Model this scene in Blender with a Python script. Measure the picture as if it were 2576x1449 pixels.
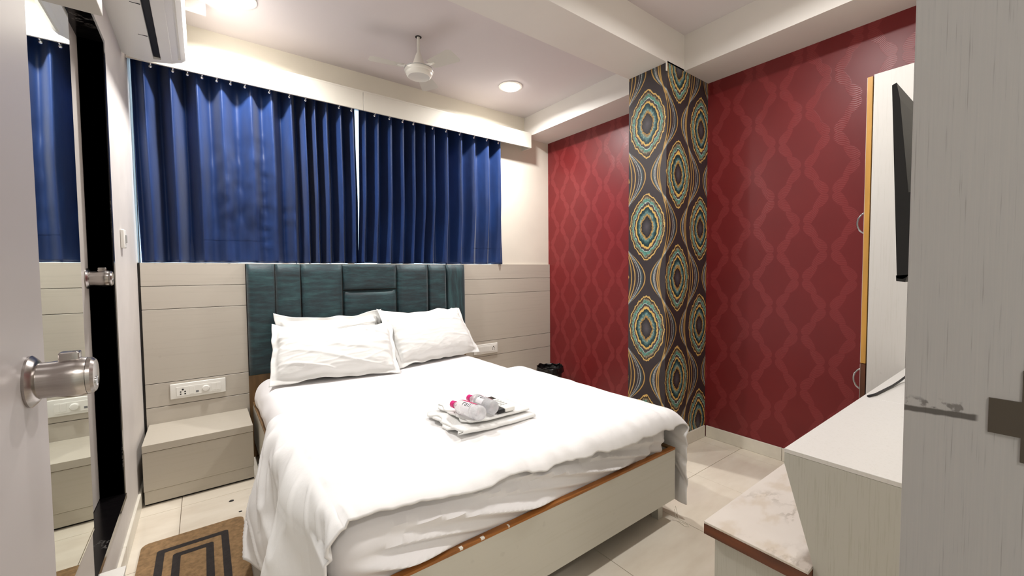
import bpy, bmesh, math, random
from mathutils import Vector, Matrix, noise
random.seed(7)
for o in list(bpy.data.objects): bpy.data.objects.remove(o)
scene = bpy.context.scene
C = scene.collection
R = math.radians

# ------------------------------------------------------------------ camera
cam_d = bpy.data.cameras.new('camera'); cam = bpy.data.objects.new('camera', cam_d); C.objects.link(cam)
cam_d.sensor_width = 36; cam_d.lens = 36*1033.3/2576; cam_d.clip_start = 0.01
right = Vector((0.79894, -0.60135, -0.008556)); down = Vector((-0.031263, -0.027319, -0.999138)); fwd = Vector((0.600596, 0.798519, -0.040626))
m = Matrix((right, -down, -fwd)).transposed().to_4x4(); m.translation = (0, 0, 1.25)
cam.matrix_world = m
scene.camera = cam

# ------------------------------------------------------------------ world and exposure
world = bpy.data.worlds.new('sky'); scene.world = world; world.use_nodes = True
wn = world.node_tree.nodes['Background']; wn.inputs[0].default_value = (0.62, 0.82, 1.0, 1); wn.inputs[1].default_value = 3.0
vs = scene.view_settings
vs.view_transform = 'Standard'; vs.look = 'None'; vs.gamma = 1; vs.use_curve_mapping = False; vs.exposure = 0.0
LAMP_W = 31.0                                   # watts of each ceiling downlight
LAMP_COL = (1.0, 0.985, 0.965)

# ------------------------------------------------------------------ helpers
def put(bm, name, mat, parent=None, origin=(0, 0, 0), smooth=False, label=None, cat=None, group=None, kind=None, auto=None):
    base = Vector(origin)
    if parent is not None:
        base = Vector(parent['_w']); base = base + Vector((0, 0, 0))
    if base.length > 0: bmesh.ops.translate(bm, verts=bm.verts, vec=-base)
    bmesh.ops.recalc_face_normals(bm, faces=bm.faces)
    me = bpy.data.meshes.new(name); bm.to_mesh(me); bm.free()
    if smooth:
        me.polygons.foreach_set('use_smooth', [True]*len(me.polygons))
    me.materials.append(M(mat) if isinstance(mat, str) else mat)
    if smooth and auto is not None:
        me.set_sharp_from_angle(angle=R(auto))
    o = bpy.data.objects.new(name, me); C.objects.link(o)
    if parent is not None:
        o.parent = parent; o['_w'] = parent['_w']
    else:
        o.location = base; o['_w'] = tuple(base)
    return tag(o, label, cat, group, kind)
def tag(o, label=None, cat=None, group=None, kind=None):
    if label: o['label'] = label
    if cat: o['category'] = cat
    if group: o['group'] = group
    if kind: o['kind'] = kind
    return o
def thing(name, loc, label=None, cat=None, group=None, kind=None):
    o = bpy.data.objects.new(name, None); C.objects.link(o); o.location = loc; o['_w'] = tuple(loc); o.empty_display_size = 0.1
    return tag(o, label, cat, group, kind)
def copy_tree(o, parent=None):
    c = o.copy(); C.objects.link(c)
    if parent is not None: c.parent = parent
    for ch in o.children: copy_tree(ch, c)
    return c
def box(bm, x0, x1, y0, y1, z0, z1, bev=0, seg=2):
    r = bmesh.ops.create_cube(bm, size=1)
    vv = r['verts']
    for v in vv:
        v.co = Vector((x0+(v.co.x+.5)*(x1-x0), y0+(v.co.y+.5)*(y1-y0), z0+(v.co.z+.5)*(z1-z0)))
    if bev:
        es = list({e for v in vv for e in v.link_edges})
        bmesh.ops.bevel(bm, geom=es, offset=bev, segments=seg, affect='EDGES', profile=.6)
    return bm
def NB(): return bmesh.new()
def B(*a, **k): return box(NB(), *a, **k)
def grid(bm, fn, nu, nv, closed_u=False):
    g = []
    for i in range(nu+(0 if closed_u else 1)):
        g.append([bm.verts.new(fn(i/nu, j/nv)) for j in range(nv+1)])
    n = len(g)
    for i in range(nu):
        a, b = g[i], g[(i+1) % n]
        for j in range(nv):
            bm.faces.new((a[j], b[j], b[j+1], a[j+1]))
    return g
def frame_for(d):
    d = Vector(d).normalized()
    a = Vector((0, 0, 1)) if abs(d.z) < .9 else Vector((1, 0, 0))
    u = d.cross(a).normalized(); v = d.cross(u).normalized()
    return d, u, v
def lathe(bm, prof, org=(0, 0, 0), axis=(0, 0, 1), seg=32, cap=True):
    d, u, v = frame_for(axis); org = Vector(org)
    rings = []
    for (r, h) in prof:
        rings.append([bm.verts.new(org+d*h+u*(r*math.cos(2*math.pi*k/seg))+v*(r*math.sin(2*math.pi*k/seg))) for k in range(seg)])
    for a, b in zip(rings, rings[1:]):
        for k in range(seg):
            bm.faces.new((a[k], a[(k+1) % seg], b[(k+1) % seg], b[k]))
    if cap:
        bm.faces.new(rings[0]); bm.faces.new(rings[-1])
    return bm
def tube(bm, pts, r, seg=8):
    pts = [Vector(p) for p in pts]; rings = []
    for i, p in enumerate(pts):
        t = (pts[min(i+1, len(pts)-1)]-pts[max(i-1, 0)])
        d, u, v = frame_for(t)
        rr = r[i] if isinstance(r, (list, tuple)) else r
        rings.append([bm.verts.new(p+u*(rr*math.cos(2*math.pi*k/seg))+v*(rr*math.sin(2*math.pi*k/seg))) for k in range(seg)])
    for a, b in zip(rings, rings[1:]):
        for k in range(seg): bm.faces.new((a[k], a[(k+1) % seg], b[(k+1) % seg], b[k]))
    bm.faces.new(rings[0]); bm.faces.new(rings[-1])
    return bm
def prism(bm, poly, axis, a0, a1):
    """extrude a closed 2D polygon along an axis (0=x: poly is y,z; 1=y: poly is x,z; 2=z: poly is x,y)"""
    def P(p, a):
        return (a, p[0], p[1]) if axis == 0 else ((p[0], a, p[1]) if axis == 1 else (p[0], p[1], a))
    A = [bm.verts.new(P(p, a0)) for p in poly]; Bv = [bm.verts.new(P(p, a1)) for p in poly]
    n = len(poly)
    for i in range(n): bm.faces.new((A[i], A[(i+1) % n], Bv[(i+1) % n], Bv[i]))
    bm.faces.new(A); bm.faces.new(Bv)
    return bm
def ss(a, b, x):
    t = max(0., min(1., (x-a)/(b-a))); return t*t*(3-2*t)
def lerp_tab(tab, x):
    if x <= tab[0][0]: return tab[0][1]
    for (a, va), (b, vb) in zip(tab, tab[1:]):
        if x <= b: return va+(vb-va)*(x-a)/(b-a)
    return tab[-1][1]
def nz(x, y, z=0.): return noise.noise(Vector((x, y, z)))

# ------------------------------------------------------------------ material helpers
MATS = {}
def srgb(r, g, b):
    f = lambda c: (c/255/12.92) if c/255 <= .04045 else ((c/255+.055)/1.055)**2.4
    return (f(r), f(g), f(b), 1)
class S:                                             # a shader socket with arithmetic
    T = None
    def __init__(s, sock): s.s = sock
    @staticmethod
    def op(o, *a):
        n = S.T.nodes.new('ShaderNodeMath'); n.operation = o
        for i, x in enumerate(a):
            if isinstance(x, S): S.T.links.new(x.s, n.inputs[i])
            else: n.inputs[i].default_value = x
        return S(n.outputs[0])
    def __add__(s, o): return S.op('ADD', s, o)
    __radd__ = __add__
    def __sub__(s, o): return S.op('SUBTRACT', s, o)
    def __rsub__(s, o): return S.op('SUBTRACT', o, s)
    def __mul__(s, o): return S.op('MULTIPLY', s, o)
    __rmul__ = __mul__
    def __truediv__(s, o): return S.op('DIVIDE', s, o)
def f_(o, *a): return S.op(o, *a)
def sstep(a, b, x):
    n = S.T.nodes.new('ShaderNodeMapRange'); n.interpolation_type = 'SMOOTHSTEP'
    S.T.links.new(x.s, n.inputs[0]); n.inputs[1].default_value = a; n.inputs[2].default_value = b
    return S(n.outputs[0])
def coords():
    n = S.T.nodes.new('ShaderNodeTexCoord'); q = S.T.nodes.new('ShaderNodeSeparateXYZ')
    S.T.links.new(n.outputs['Object'], q.inputs[0])
    return n.outputs['Object'], S(q.outputs[0]), S(q.outputs[1]), S(q.outputs[2])
def tnoise(vec, scale, detail=3, stretch=None, rough=.5):
    if stretch:
        mp = S.T.nodes.new('ShaderNodeMapping'); S.T.links.new(vec, mp.inputs[0]); mp.inputs['Scale'].default_value = stretch; vec = mp.outputs[0]
    n = S.T.nodes.new('ShaderNodeTexNoise'); S.T.links.new(vec, n.inputs['Vector']); n.inputs['Scale'].default_value = scale; n.inputs['Detail'].default_value = detail; n.inputs['Roughness'].default_value = rough
    return S(n.outputs['Fac'])
def ramp(x, stops, mode='LINEAR'):
    n = S.T.nodes.new('ShaderNodeValToRGB'); n.color_ramp.interpolation = mode
    e = n.color_ramp.elements
    while len(e) < len(stops): e.new(.5)
    for k, (p, c) in enumerate(stops): e[k].position = p; e[k].color = c
    S.T.links.new(x.s, n.inputs[0]); return n.outputs[0]
def cmix(fac, a, b):
    n = S.T.nodes.new('ShaderNodeMix'); n.data_type = 'RGBA'
    if isinstance(fac, S): S.T.links.new(fac.s, n.inputs[0])
    else: n.inputs[0].default_value = fac
    for i, x in ((6, a), (7, b)):
        if isinstance(x, tuple): n.inputs[i].default_value = x
        else: S.T.links.new(x, n.inputs[i])
    return n.outputs[2]
BUILD = {}
def M(name):
    if name in MATS: return MATS[name]
    m = bpy.data.materials.new(name); m.use_nodes = True; S.T = m.node_tree
    b = m.node_tree.nodes['Principled BSDF']
    BUILD[name](b); MATS[name] = m
    return m
def setb(b, col=None, rough=None, metal=None, spec=None, bump=None, bstr=.2, bdist=.01, **kw):
    T = b.id_data
    if col is not None:
        if isinstance(col, tuple): b.inputs['Base Color'].default_value = col
        else: T.links.new(col, b.inputs['Base Color'])
    if rough is not None:
        if isinstance(rough, S): T.links.new(rough.s, b.inputs['Roughness'])
        else: b.inputs['Roughness'].default_value = rough
    if metal is not None: b.inputs['Metallic'].default_value = metal
    if spec is not None: b.inputs['Specular IOR Level'].default_value = spec
    for k, v in kw.items(): b.inputs[k.replace('_', ' ')].default_value = v
    if bump is not None:
        n = T.nodes.new('ShaderNodeBump'); n.inputs['Strength'].default_value = bstr; n.inputs['Distance'].default_value = bdist
        T.links.new(bump.s, n.inputs['Height']); T.links.new(n.outputs[0], b.inputs['Normal'])
def simple(name, col, rough=.5, metal=0, spec=.5, var=.0, scale=8, bstr=0, bscale=200, stretch=None, **kw):
    """procedural surface: a colour with soft cloudy variation and optional fine relief"""
    def f(b):
        v, x, y, z = coords()
        n = tnoise(v, scale, 3, stretch)
        c2 = tuple(max(0, min(1, c*(1-var))) for c in col[:3])+(1,)
        c1 = tuple(max(0, min(1, c*(1+var))) for c in col[:3])+(1,)
        setb(b, ramp(n, [(.3, c2), (.7, c1)]), rough, metal, spec, bump=tnoise(v, bscale, 2, stretch) if bstr else None, bstr=bstr, bdist=.002, **kw)
    BUILD[name] = f
simple('wall_paint', srgb(232, 226, 212), .55, var=.03, scale=3, bstr=.05)
simple('ceiling_paint', srgb(214, 206, 206), .7, var=.015, scale=2)
simple('beam_paint', srgb(224, 219, 213), .6, var=.02, scale=3)
simple('left_paint', srgb(215, 209, 204), .5, var=.05, scale=5, bstr=.08, bscale=40)
simple('pelmet_laminate', srgb(208, 203, 192), .45, var=.02, scale=5)
simple('white_plastic', srgb(236, 234, 228), .35, var=.01)
simple('white_enamel', srgb(235, 232, 224), .3, var=.01)
simple('grey_plastic', srgb(170, 170, 168), .4, var=.02)
simple('black_plastic', srgb(12, 12, 13), .55, var=.1)
simple('black_gloss', srgb(8, 8, 10), .12, var=.1)
simple('dark_gap', srgb(22, 17, 13), .8)
simple('steel', srgb(178, 172, 168), .24, metal=1, var=.05, scale=20, stretch=(1, 1, 30), bstr=.02)
simple('chrome', srgb(215, 218, 222), .12, metal=1)
simple('rail_metal', srgb(92, 84, 74), .45, metal=.6)
simple('jute', srgb(138, 109, 75), .95, var=.25, scale=60, bstr=.6, bscale=350)
simple('jute_dark', srgb(42, 36, 34), .95, var=.25, scale=60, bstr=.6, bscale=350)
simple('door_paint', srgb(178, 172, 171), .38, var=.015, scale=4)
simple('bath_door', srgb(186, 179, 172), .45, var=.03, scale=6)
simple('skirting_tile', srgb(228, 222, 208), .3, var=.05, scale=14)
simple('plaster_white', srgb(228, 224, 216), .5, var=.03)
simple('wood_edge', srgb(150, 92, 34), .5, var=.35, scale=25, stretch=(.2, 1, 1))
simple('wood_edge_y', srgb(98, 50, 24), .45, var=.45, scale=30, stretch=(1, .15, 1))
simple('gold_wood', srgb(196, 146, 66), .45, var=.18, scale=20, stretch=(1, 1, .15))
simple('dark_wood', srgb(92, 52, 30), .5, var=.35, scale=22, stretch=(1, 1, .2))
simple('brown_wood', srgb(112, 84, 50), .6, var=.3, scale=18, stretch=(1, 1, .2))
simple('pink_plastic', srgb(214, 30, 120), .35, var=.03)
simple('pink_print', srgb(206, 40, 105), .4)
simple('ink', srgb(20, 18, 20), .5)
simple('label_film', srgb(238, 236, 240), .3, var=.02)
simple('button_grey', srgb(120, 120, 122), .5)
simple('bin_plastic', srgb(18, 16, 17), .25, var=.3, scale=30, bstr=.4, bscale=30)
simple('cable_rubber', srgb(24, 24, 28), .5)
simple('thread', srgb(235, 228, 214), .8)
simple('frame_alu', srgb(150, 150, 150), .4, metal=.5)
simple('lamp_rim', srgb(240, 236, 228), .4)

def _laminate(col, lin, sc, along):
    def f(b):
        v, x, y, z = coords()
        st = (1, 1, .03) if along == 'z' else ((.03, 1, 1) if along == 'x' else (1, .03, 1))
        n = tnoise(v, sc, 4, st, .65); n2 = tnoise(v, 3, 2)
        c = ramp(n, [(.36, lin), (.47, col), (1, col)])
        d = sstep(.72, .80, tnoise(v, 26, 2))
        c = cmix(d*.10, c, srgb(120, 112, 100))
        setb(b, c, .42, bump=n, bstr=.05, bdist=.001)
    return f
BUILD['jamb_laminate'] = None
BUILD['board_laminate'] = _laminate(srgb(190, 182, 170), srgb(186, 178, 166), 60, 'x')
BUILD['console_laminate'] = _laminate(srgb(186, 184, 175), srgb(177, 175, 164), 260, 'z')
BUILD['bed_laminate'] = _laminate(srgb(200, 196, 184), srgb(197, 193, 180), 80, 'x')
BUILD['night_laminate'] = _laminate(srgb(192, 184, 170), srgb(189, 181, 166), 70, 'x')
BUILD['white_laminate'] = _laminate(srgb(214, 211, 207), srgb(209, 206, 201), 160, 'z')
def _jamb(b):
    v, x, y, z = coords()
    n = tnoise(v, 520, 3, (1, 1, .012), .7); n3 = tnoise(v, 160, 2, (1, 1, .12))
    c = ramp(n+(n3-.5)*.35, [(.28, srgb(150, 145, 140)), (.38, srgb(174, 170, 167)), (1, srgb(182, 177, 172))])
    # a long dirty scrape at latch height
    q = tnoise(v, 90, 4)
    line = (1-sstep(.0022, .0042, f_('ABSOLUTE', z-1.0925+(y-.1)*.06)+(.5-q)*.003))
    smear = (1-sstep(.004, .011, f_('ABSOLUTE', z-1.098+(y-.1)*.06)))*sstep(.52, .62, q)
    on = sstep(.044, .048, y)
    c = cmix(on*f_('MAXIMUM', line, smear*.75)*.85, c, srgb(62, 56, 50))
    setb(b, c, .45, bump=n, bstr=.06, bdist=.001)
BUILD['jamb_laminate'] = _jamb
def _marble(b):
    v, x, y, z = coords()
    n = tnoise(v, 7, 7, (1, 2.0, 1), .62); w = f_('ABSOLUTE', n-.47)
    k = sstep(.48, .62, tnoise(v, 3.5, 2))
    c = cmix(tnoise(v, 5, 4), srgb(206, 196, 186), srgb(226, 219, 210))
    c = cmix(k*(1-sstep(.01, .06, w))*.65, c, srgb(150, 140, 126))
    c = cmix(sstep(.50, .68, tnoise(v, 9, 4, (1, 1.8, 1)))*.4, c, srgb(190, 172, 146))
    setb(b, c, .3)
BUILD['marble'] = _marble
def _granite(b):
    v, x, y, z = coords()
    n = tnoise(v, 9, 6, (1, 1, 2.4), .7)
    w = f_('ABSOLUTE', n-.5)
    k = sstep(.58, .72, tnoise(v, 4, 2))
    c = cmix(k*(1-sstep(.004, .02, w)), srgb(13, 11, 12), srgb(120, 116, 112))
    setb(b, c, .16)
BUILD['black_granite'] = _granite
def _tile(b):
    v, x, y, z = coords()
    n = tnoise(v, 2.2, 5, (1, 3, 1), .6); n2 = tnoise(v, 1.1, 2)
    c = ramp(n, [(.3, srgb(220, 208, 190)), (.55, srgb(231, 221, 204)), (.75, srgb(238, 229, 214))])
    c = cmix(sstep(.55, .7, n2)*.35, c, srgb(222, 207, 196))
    setb(b, c, .13, spec=.5)
BUILD['floor_tile'] = _tile
simple('grout', srgb(120, 106, 88), .8)
simple('corridor_floor', srgb(190, 180, 165), .4)
def _mirror(b): setb(b, (.80, .85, .80, 1), .012, metal=1.0)
BUILD['mirror_silver'] = _mirror
def _glass(b): setb(b, (.95, .98, 1, 1), .02, Transmission_Weight=1.0, IOR=1.45)
BUILD['window_glass'] = _glass
def _bottle(b):
    v, x, y, z = coords()
    setb(b, (.98, .98, 1.0, 1), .04, Transmission_Weight=.62, IOR=1.12, bump=tnoise(v, 150, 3), bstr=.5, bdist=.004)
BUILD['bottle_plastic'] = _bottle
def _lens(b): setb(b, (1, 1, 1, 1), .5, Emission_Color=(1.0, .95, .86, 1), Emission_Strength=26.0)
BUILD['lamp_lens'] = _lens
def _cloth(col, rough, bs, sc, stretch=None, sheen=.15):
    def f(b):
        v, x, y, z = coords()
        n = tnoise(v, sc, 4, stretch)
        setb(b, col, rough, bump=n, bstr=bs, bdist=.006, spec=.25)
        b.inputs['Sheen Weight'].default_value = sheen
    return f
BUILD['white_cotton'] = _cloth(srgb(238, 236, 235), .85, .55, 10, (1, 1.7, .8))
BUILD['pillow_cotton'] = _cloth(srgb(226, 225, 222), .85, .75, 15, (.35, 1.8, 1))
BUILD['sheet_cotton'] = _cloth(srgb(236, 233, 233), .7, .25, 9, (.6, 1, 1.5))
BUILD['terry'] = _cloth(srgb(240, 239, 236), .95, .5, 420)
def _curtain(b):
    v, x, y, z = coords()
    n = tnoise(v, 9, 4, (1, 1, .35))
    c = cmix(sstep(.35, .7, n), srgb(13, 40, 87), srgb(17, 49, 103))
    setb(b, c, .46, spec=.4, bump=tnoise(v, 22, 4, (1, 1, .5)), bstr=.12, bdist=.01)
    b.inputs['Sheen Weight'].default_value = .12
BUILD['blue_satin'] = _curtain
def _teal(vert):
    def f(b):
        v, x, y, z = coords()
        st = (.5, 1, 3.2) if not vert else (4, 1, .4)
        n = tnoise(v, 12, 6, st, .68); n2 = tnoise(v, 70, 3, st)
        c = ramp(n, [(.30, srgb(6, 22, 28)), (.48, srgb(14, 44, 51)), (.62, srgb(30, 66, 70)), (.8, srgb(56, 92, 93))])
        setb(b, c, .55, bump=n2, bstr=.3, bdist=.003)
        b.inputs['Sheen Weight'].default_value = .3
    return f
BUILD['teal_velvet'] = _teal(False)
BUILD['teal_velvet_vertical'] = _teal(True)
def _red(b):
    v, x, y, z = coords()
    P, D = .345, .1442
    q = (y-1.112)/D
    i = f_('FLOOR', q); fr = q-i
    sg = 1-2*f_('FLOORED_MODULO', i, 2.0)
    cs = f_('COSINE', (z-2.043)*(2*math.pi/P))
    d = f_('ABSOLUTE', fr-.5+sg*cs*.272)*D
    bead = f_('ABSOLUTE', f_('SINE', (z-2.043)*(4*math.pi/P)))
    wdt = .0110+.0195*f_('POWER', bead, .55)
    mask = 1-sstep(-.0012, .0012, d-wdt)
    hat = f_('SINE', (z+.25*f_('SINE', (fr-.5)*9.)*.03+sg*(fr-.5)*.05)*(2*math.pi/.0105))
    c0 = ramp(tnoise(v, 2.2, 3), [(.3, srgb(106, 23, 26)), (.7, srgb(116, 28, 30))])
    c = cmix(mask*(.28+.10*hat), c0, srgb(152, 62, 64))
    wear = sstep(.83, .86, tnoise(v, 34, 2, (1, 1, .5)))
    c = cmix(wear*.5, c, srgb(200, 150, 140))
    rg = .42-mask*.04
    setb(b, c, rg, spec=.45, bump=mask*(.5+.5*hat), bstr=.16, bdist=.002)
BUILD['red_wallpaper'] = _red
def _geode(b):
    v, x, y, z = coords()
    u = (x-2.46)-(y-1.57)
    W, P = .2895, .702
    wob = tnoise(v, 28, 3)-.5
    wob2 = tnoise(v, 90, 2)-.5
    q = (u+.147)/W
    i = f_('ROUND', q); du = (q-i)*W
    odd = f_('FLOORED_MODULO', i, 2.0)
    dz = z-1.547-odd*(P/2); dz = dz-f_('ROUND', dz/P)*P
    a = f_('ABSOLUTE', du/.142); c_ = f_('ABSOLUTE', dz/.238)
    l2 = f_('SQRT', a*a+c_*c_); ang = f_('ARCTAN2', c_, a)
    scal = f_('ABSOLUTE', f_('SINE', ang*9.0+wob*3.0))*.030
    og = .5*(a+f_('SQRT', a*a+4.0*c_*c_))
    d = .72*og+.28*l2+wob*.13+wob2*.05+scal-.012
    sp = wob2*.16
    K = lambda r, g, bb: srgb(r, g, bb)
    dark = K(52, 45, 48)
    e = d
    ringA = ramp(e, [(0, K(84, 80, 84)), (.24, K(52, 48, 52)), (.30, K(30, 26, 28)), (.325, K(176, 134, 62)), (.37, K(180, 150, 92)),
                     (.43, K(122, 158, 152)), (.50, K(30, 72, 78)), (.585, K(14, 32, 38)), (.60, K(220, 186, 104)), (.655, K(208, 166, 92)),
                     (.675, K(66, 58, 60)), (.735, K(70, 64, 64)), (.745, K(228, 230, 224)), (.76, K(86, 148, 134)), (.84, K(96, 150, 134)),
                     (.86, K(160, 152, 128)), (.90, K(92, 76, 60)), (.93, K(32, 25, 22)), (.94, K(38, 30, 28)), (.95, K(214, 178, 104)),
                     (.985, K(206, 168, 98)), (1.0, dark)])
    ringB = cmix(sstep(-.04, .06, wob2), ringA, ramp(e+sp, [(.33, K(120, 88, 40)), (.42, K(70, 110, 112)), (.6, K(14, 32, 38)), (.75, K(48, 104, 98)), (.88, K(110, 92, 70)), (.95, K(30, 24, 22))]))
    zone = sstep(.32, .36, e)*(1-sstep(.56, .60, e))+sstep(.76, .78, e)*(1-sstep(.90, .93, e))
    ring = cmix(zone*.75, ringA, ringB)
    # the bundle of ogee lines between the columns
    k = f_('FLOOR', q); w = (q-k-.5)*W
    sg = 1-2*f_('FLOORED_MODULO', k, 2.0)
    cs = f_('COSINE', (z-1.547)*(2*math.pi/P))*sg
    bg = cmix(tnoise(v, 14, 3)*.5, dark, K(64, 55, 56))
    spark = sstep(.50, .62, tnoise(v, 260, 1))
    for amp, off, wd, colr, br in ((.122, .010, .0048, K(186, 148, 84), 0), (.100, .006, .010, K(58, 76, 82), 0), (.094, .005, .0042, K(190, 190, 188), 1), (.080, .0, .0034, K(176, 176, 172), 1),
                               (.056, -.006, .0048, K(186, 150, 88), 0), (.034, -.014, .0044, K(176, 142, 82), 0)):
        dist = f_('ABSOLUTE', w-cs*amp-off+wob*.005)
        mk = 1-sstep(wd*.55, wd*1.25, dist)
        if br: mk = mk*(.45+.55*spark)
        bg = cmix(mk, bg, colr)
    out = cmix(1-sstep(.99, 1.005, e), bg, ring)
    setb(b, out, .42, spec=.4, bump=tnoise(v, 160, 2), bstr=.06, bdist=.002)
BUILD['geode_wallpaper'] = _geode

# =================================================================== SETTING
XL, XR, YB, YF, ZC, ZN, ZB = -.31, 2.985, 3.31, .10, 2.805, 2.84, 2.603
ST = dict(kind='structure')
# floor of separate tiles over a grout bed
floor = put(B(XL-.15, XR+.15, YF-.25, YB+.15, -.08, -.004), 'floor', 'grout', **ST)
tx = [-.63+.5*i for i in range(9)]; ty = [-.2+.5*i for i in range(8)]
for a in range(8):
    for c in range(7):
        x0, x1, y0, y1 = max(tx[a], XL-.02), min(tx[a+1], XR+.02), max(ty[c], YF-.24), min(ty[c+1], YB+.02)
        if x1-x0 < .02 or y1-y0 < .02: continue
        put(B(x0+.0012, x1-.0012, y0+.0012, y1-.0012, -.006, 0, bev=.0008, seg=1), 'tile', 'floor_tile', parent=floor)
# back wall with window opening
bm = NB(); WX0, WX1, WZ0, WZ1 = -.309, 2.366, 1.318, 2.59
box(bm, XL-.15, WX0, YB, YB+.15, 0, 3.0); box(bm, WX1, XR+.15, YB, YB+.15, 0, 3.0)
box(bm, WX0, WX1, YB, YB+.15, 0, WZ0); box(bm, WX0, WX1, YB, YB+.15, WZ1, 3.0)
put(bm, 'wall_back', 'wall_paint', **ST)
# right wall
put(B(XR, XR+.15, YF-.2, YB, 0, 3.0), 'wall_right', 'red_wallpaper', **ST)
# pillar on right wall
put(B(2.46, XR, 1.57, 1.868, 0, ZB+.01), 'pillar', 'geode_wallpaper', label='square pillar papered with dark agate rings on the red wall', cat='pillar', **ST)
# left wall with bathroom doorway
DY0, DY1, DZ0, DZ1 = 1.82, 2.465, .28, 2.235
bm = NB()
box(bm, XL-.2, XL, YF-.1, DY0, 0, 3.0); box(bm, XL-.2, XL, DY1, YB, 0, 3.0)
box(bm, XL-.2, XL, DY0, DY1, 0, DZ0-.02); box(bm, XL-.2, XL, DY0, DY1, DZ1+.02, 3.0)
put(bm, 'wall_left', 'left_paint', **ST)
# front wall with entry doorway
JX0, JX1, JZ = -.2, .63, 2.10
bm = NB()
box(bm, XL-.2, JX0-.05, -.12, YF, 0, 3.0); box(bm, JX1+.05, XR+.15, -.12, YF, 0, 3.0); box(bm, JX0-.05, JX1+.05, -.12, YF, JZ+.05, 3.0)
put(bm, 'wall_front', 'wall_paint', **ST)
# ceilings
put(B(XL-.2, XR+.15, 1.6, YB+.15, ZC, 3.0), 'ceiling', 'ceiling_paint', **ST)
put(B(XL-.2, XR+.15, -.12, 1.6, ZN, 3.0), 'ceiling_entry', 'ceiling_paint', **ST)
# beams
put(B(XL, XR, 1.57, 1.868, ZB, 2.9), 'trim_1', 'beam_paint', label='deep white beam crossing the ceiling to the pillar', **ST)
bm = NB(); box(bm, 2.665, XR, 1.868, YB, ZB, 2.9); box(bm, 2.665, XR, YF, 1.57, ZB, 2.9)
put(bm, 'trim_2', 'beam_paint', label='white boxed bulkhead above the red wall', **ST)
put(B(XL, .062, 2.99, 3.03, 2.752, 2.81), 'trim_3', 'beam_paint', label='small white boxed ledge at the ceiling above the air conditioner', **ST)
# skirtings
def skirt(name, segs, ax, pos, lab):
    root = thing(name, (0, 0, 0), lab, **ST)
    for a, b2 in segs:
        if ax == 'x': bm = B(a+.001, b2-.001, pos-.012, pos, 0, .085, bev=.002, seg=1)
        elif ax == 'R': bm = B(pos-.012, pos, a+.001, b2-.001, 0, .085, bev=.002, seg=1)
        else: bm = B(pos, pos+.012, a+.001, b2-.001, 0, .085, bev=.002, seg=1)
        put(bm, 'tile', 'skirting_tile', parent=root)
skirt('baseboard_right', [(.11, .55), (.55, 1.05), (1.05, 1.556), (1.87, 2.37), (2.37, 2.87), (2.87, 3.28)], 'R', XR, 'cream tile skirting along the red wall')
skirt('baseboard_pillar', [(2.45, 2.86), (2.86, 2.972)], 'x', 1.57, 'cream tile skirting at the foot of the pillar')
skirt('baseboard_left', [(1.92, 2.37), (2.37, 2.89), (2.89, 3.28)], 'L', XL, 'cream tile skirting along the left wall')
# lower panelling on the back wall
pan = thing('trim_4', (0, YB, 0), 'greige laminate board panelling below the curtains', **ST)
for z0, z1 in ((.0, .436), (.4395, .5815), (.585, 1.0345), (1.038, 1.1755), (1.179, 1.32)):
    for x0, x1 in ((XL+.012, .24), (.242, 1.92), (1.922, XR-.001)):
        put(B(x0, x1, 3.288, YB, z0, z1, bev=.001, seg=1), 'panel', 'board_laminate', parent=pan)
put(B(XL+.002, XL+.012, 3.292, YB, 0, 1.32), 'gap_filler', 'dark_gap', parent=pan)
# window behind the curtains
win = thing('window_1', ((WX0+WX1)/2, YB+.08, WZ0), 'aluminium window glowing with daylight behind blue curtains', **ST)
for x0, x1 in ((WX0, WX0+.004), (.94, .98), (WX1-.03, WX1)): put(B(x0, x1, YB+.105, YB+.145, WZ0, WZ1), 'window_frame', 'frame_alu', parent=win)
for z0, z1 in ((WZ0, WZ0+.004), (WZ1-.03, WZ1)): put(B(WX0+.004, WX1-.03, YB+.105, YB+.145, z0, z1), 'window_rail', 'frame_alu', parent=win)
for x0, x1 in ((WX0+.004, .94), (.98, WX1-.03)): put(B(x0, x1, YB+.123, YB+.127, WZ0+.004, WZ1-.03), 'pane', 'window_glass', parent=win)
# corridor behind the camera
bm = NB(); box(bm, -1.6, -1.5, -1.5, -.12, 0, 2.7); box(bm, 1.9, 2.0, -1.5, -.12, 0, 2.7); box(bm, -1.6, 2.0, -1.6, -1.5, 0, 2.7)
put(bm, 'wall_corridor', 'wall_paint', **ST)
put(B(-1.6, 2.0, -1.6, -.12, 2.5, 2.7), 'ceiling_corridor', 'ceiling_paint', **ST)
put(B(-1.6, 2.0, -1.6, -.148, -.08, 0), 'floor_corridor', 'corridor_floor', **ST)
bm = NB(); box(bm, XL-.5, XL-.42, DY0-.1, DY1+.1, 0, 2.7)
put(bm, 'wall_bathroom', 'left_paint', **ST)

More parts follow.
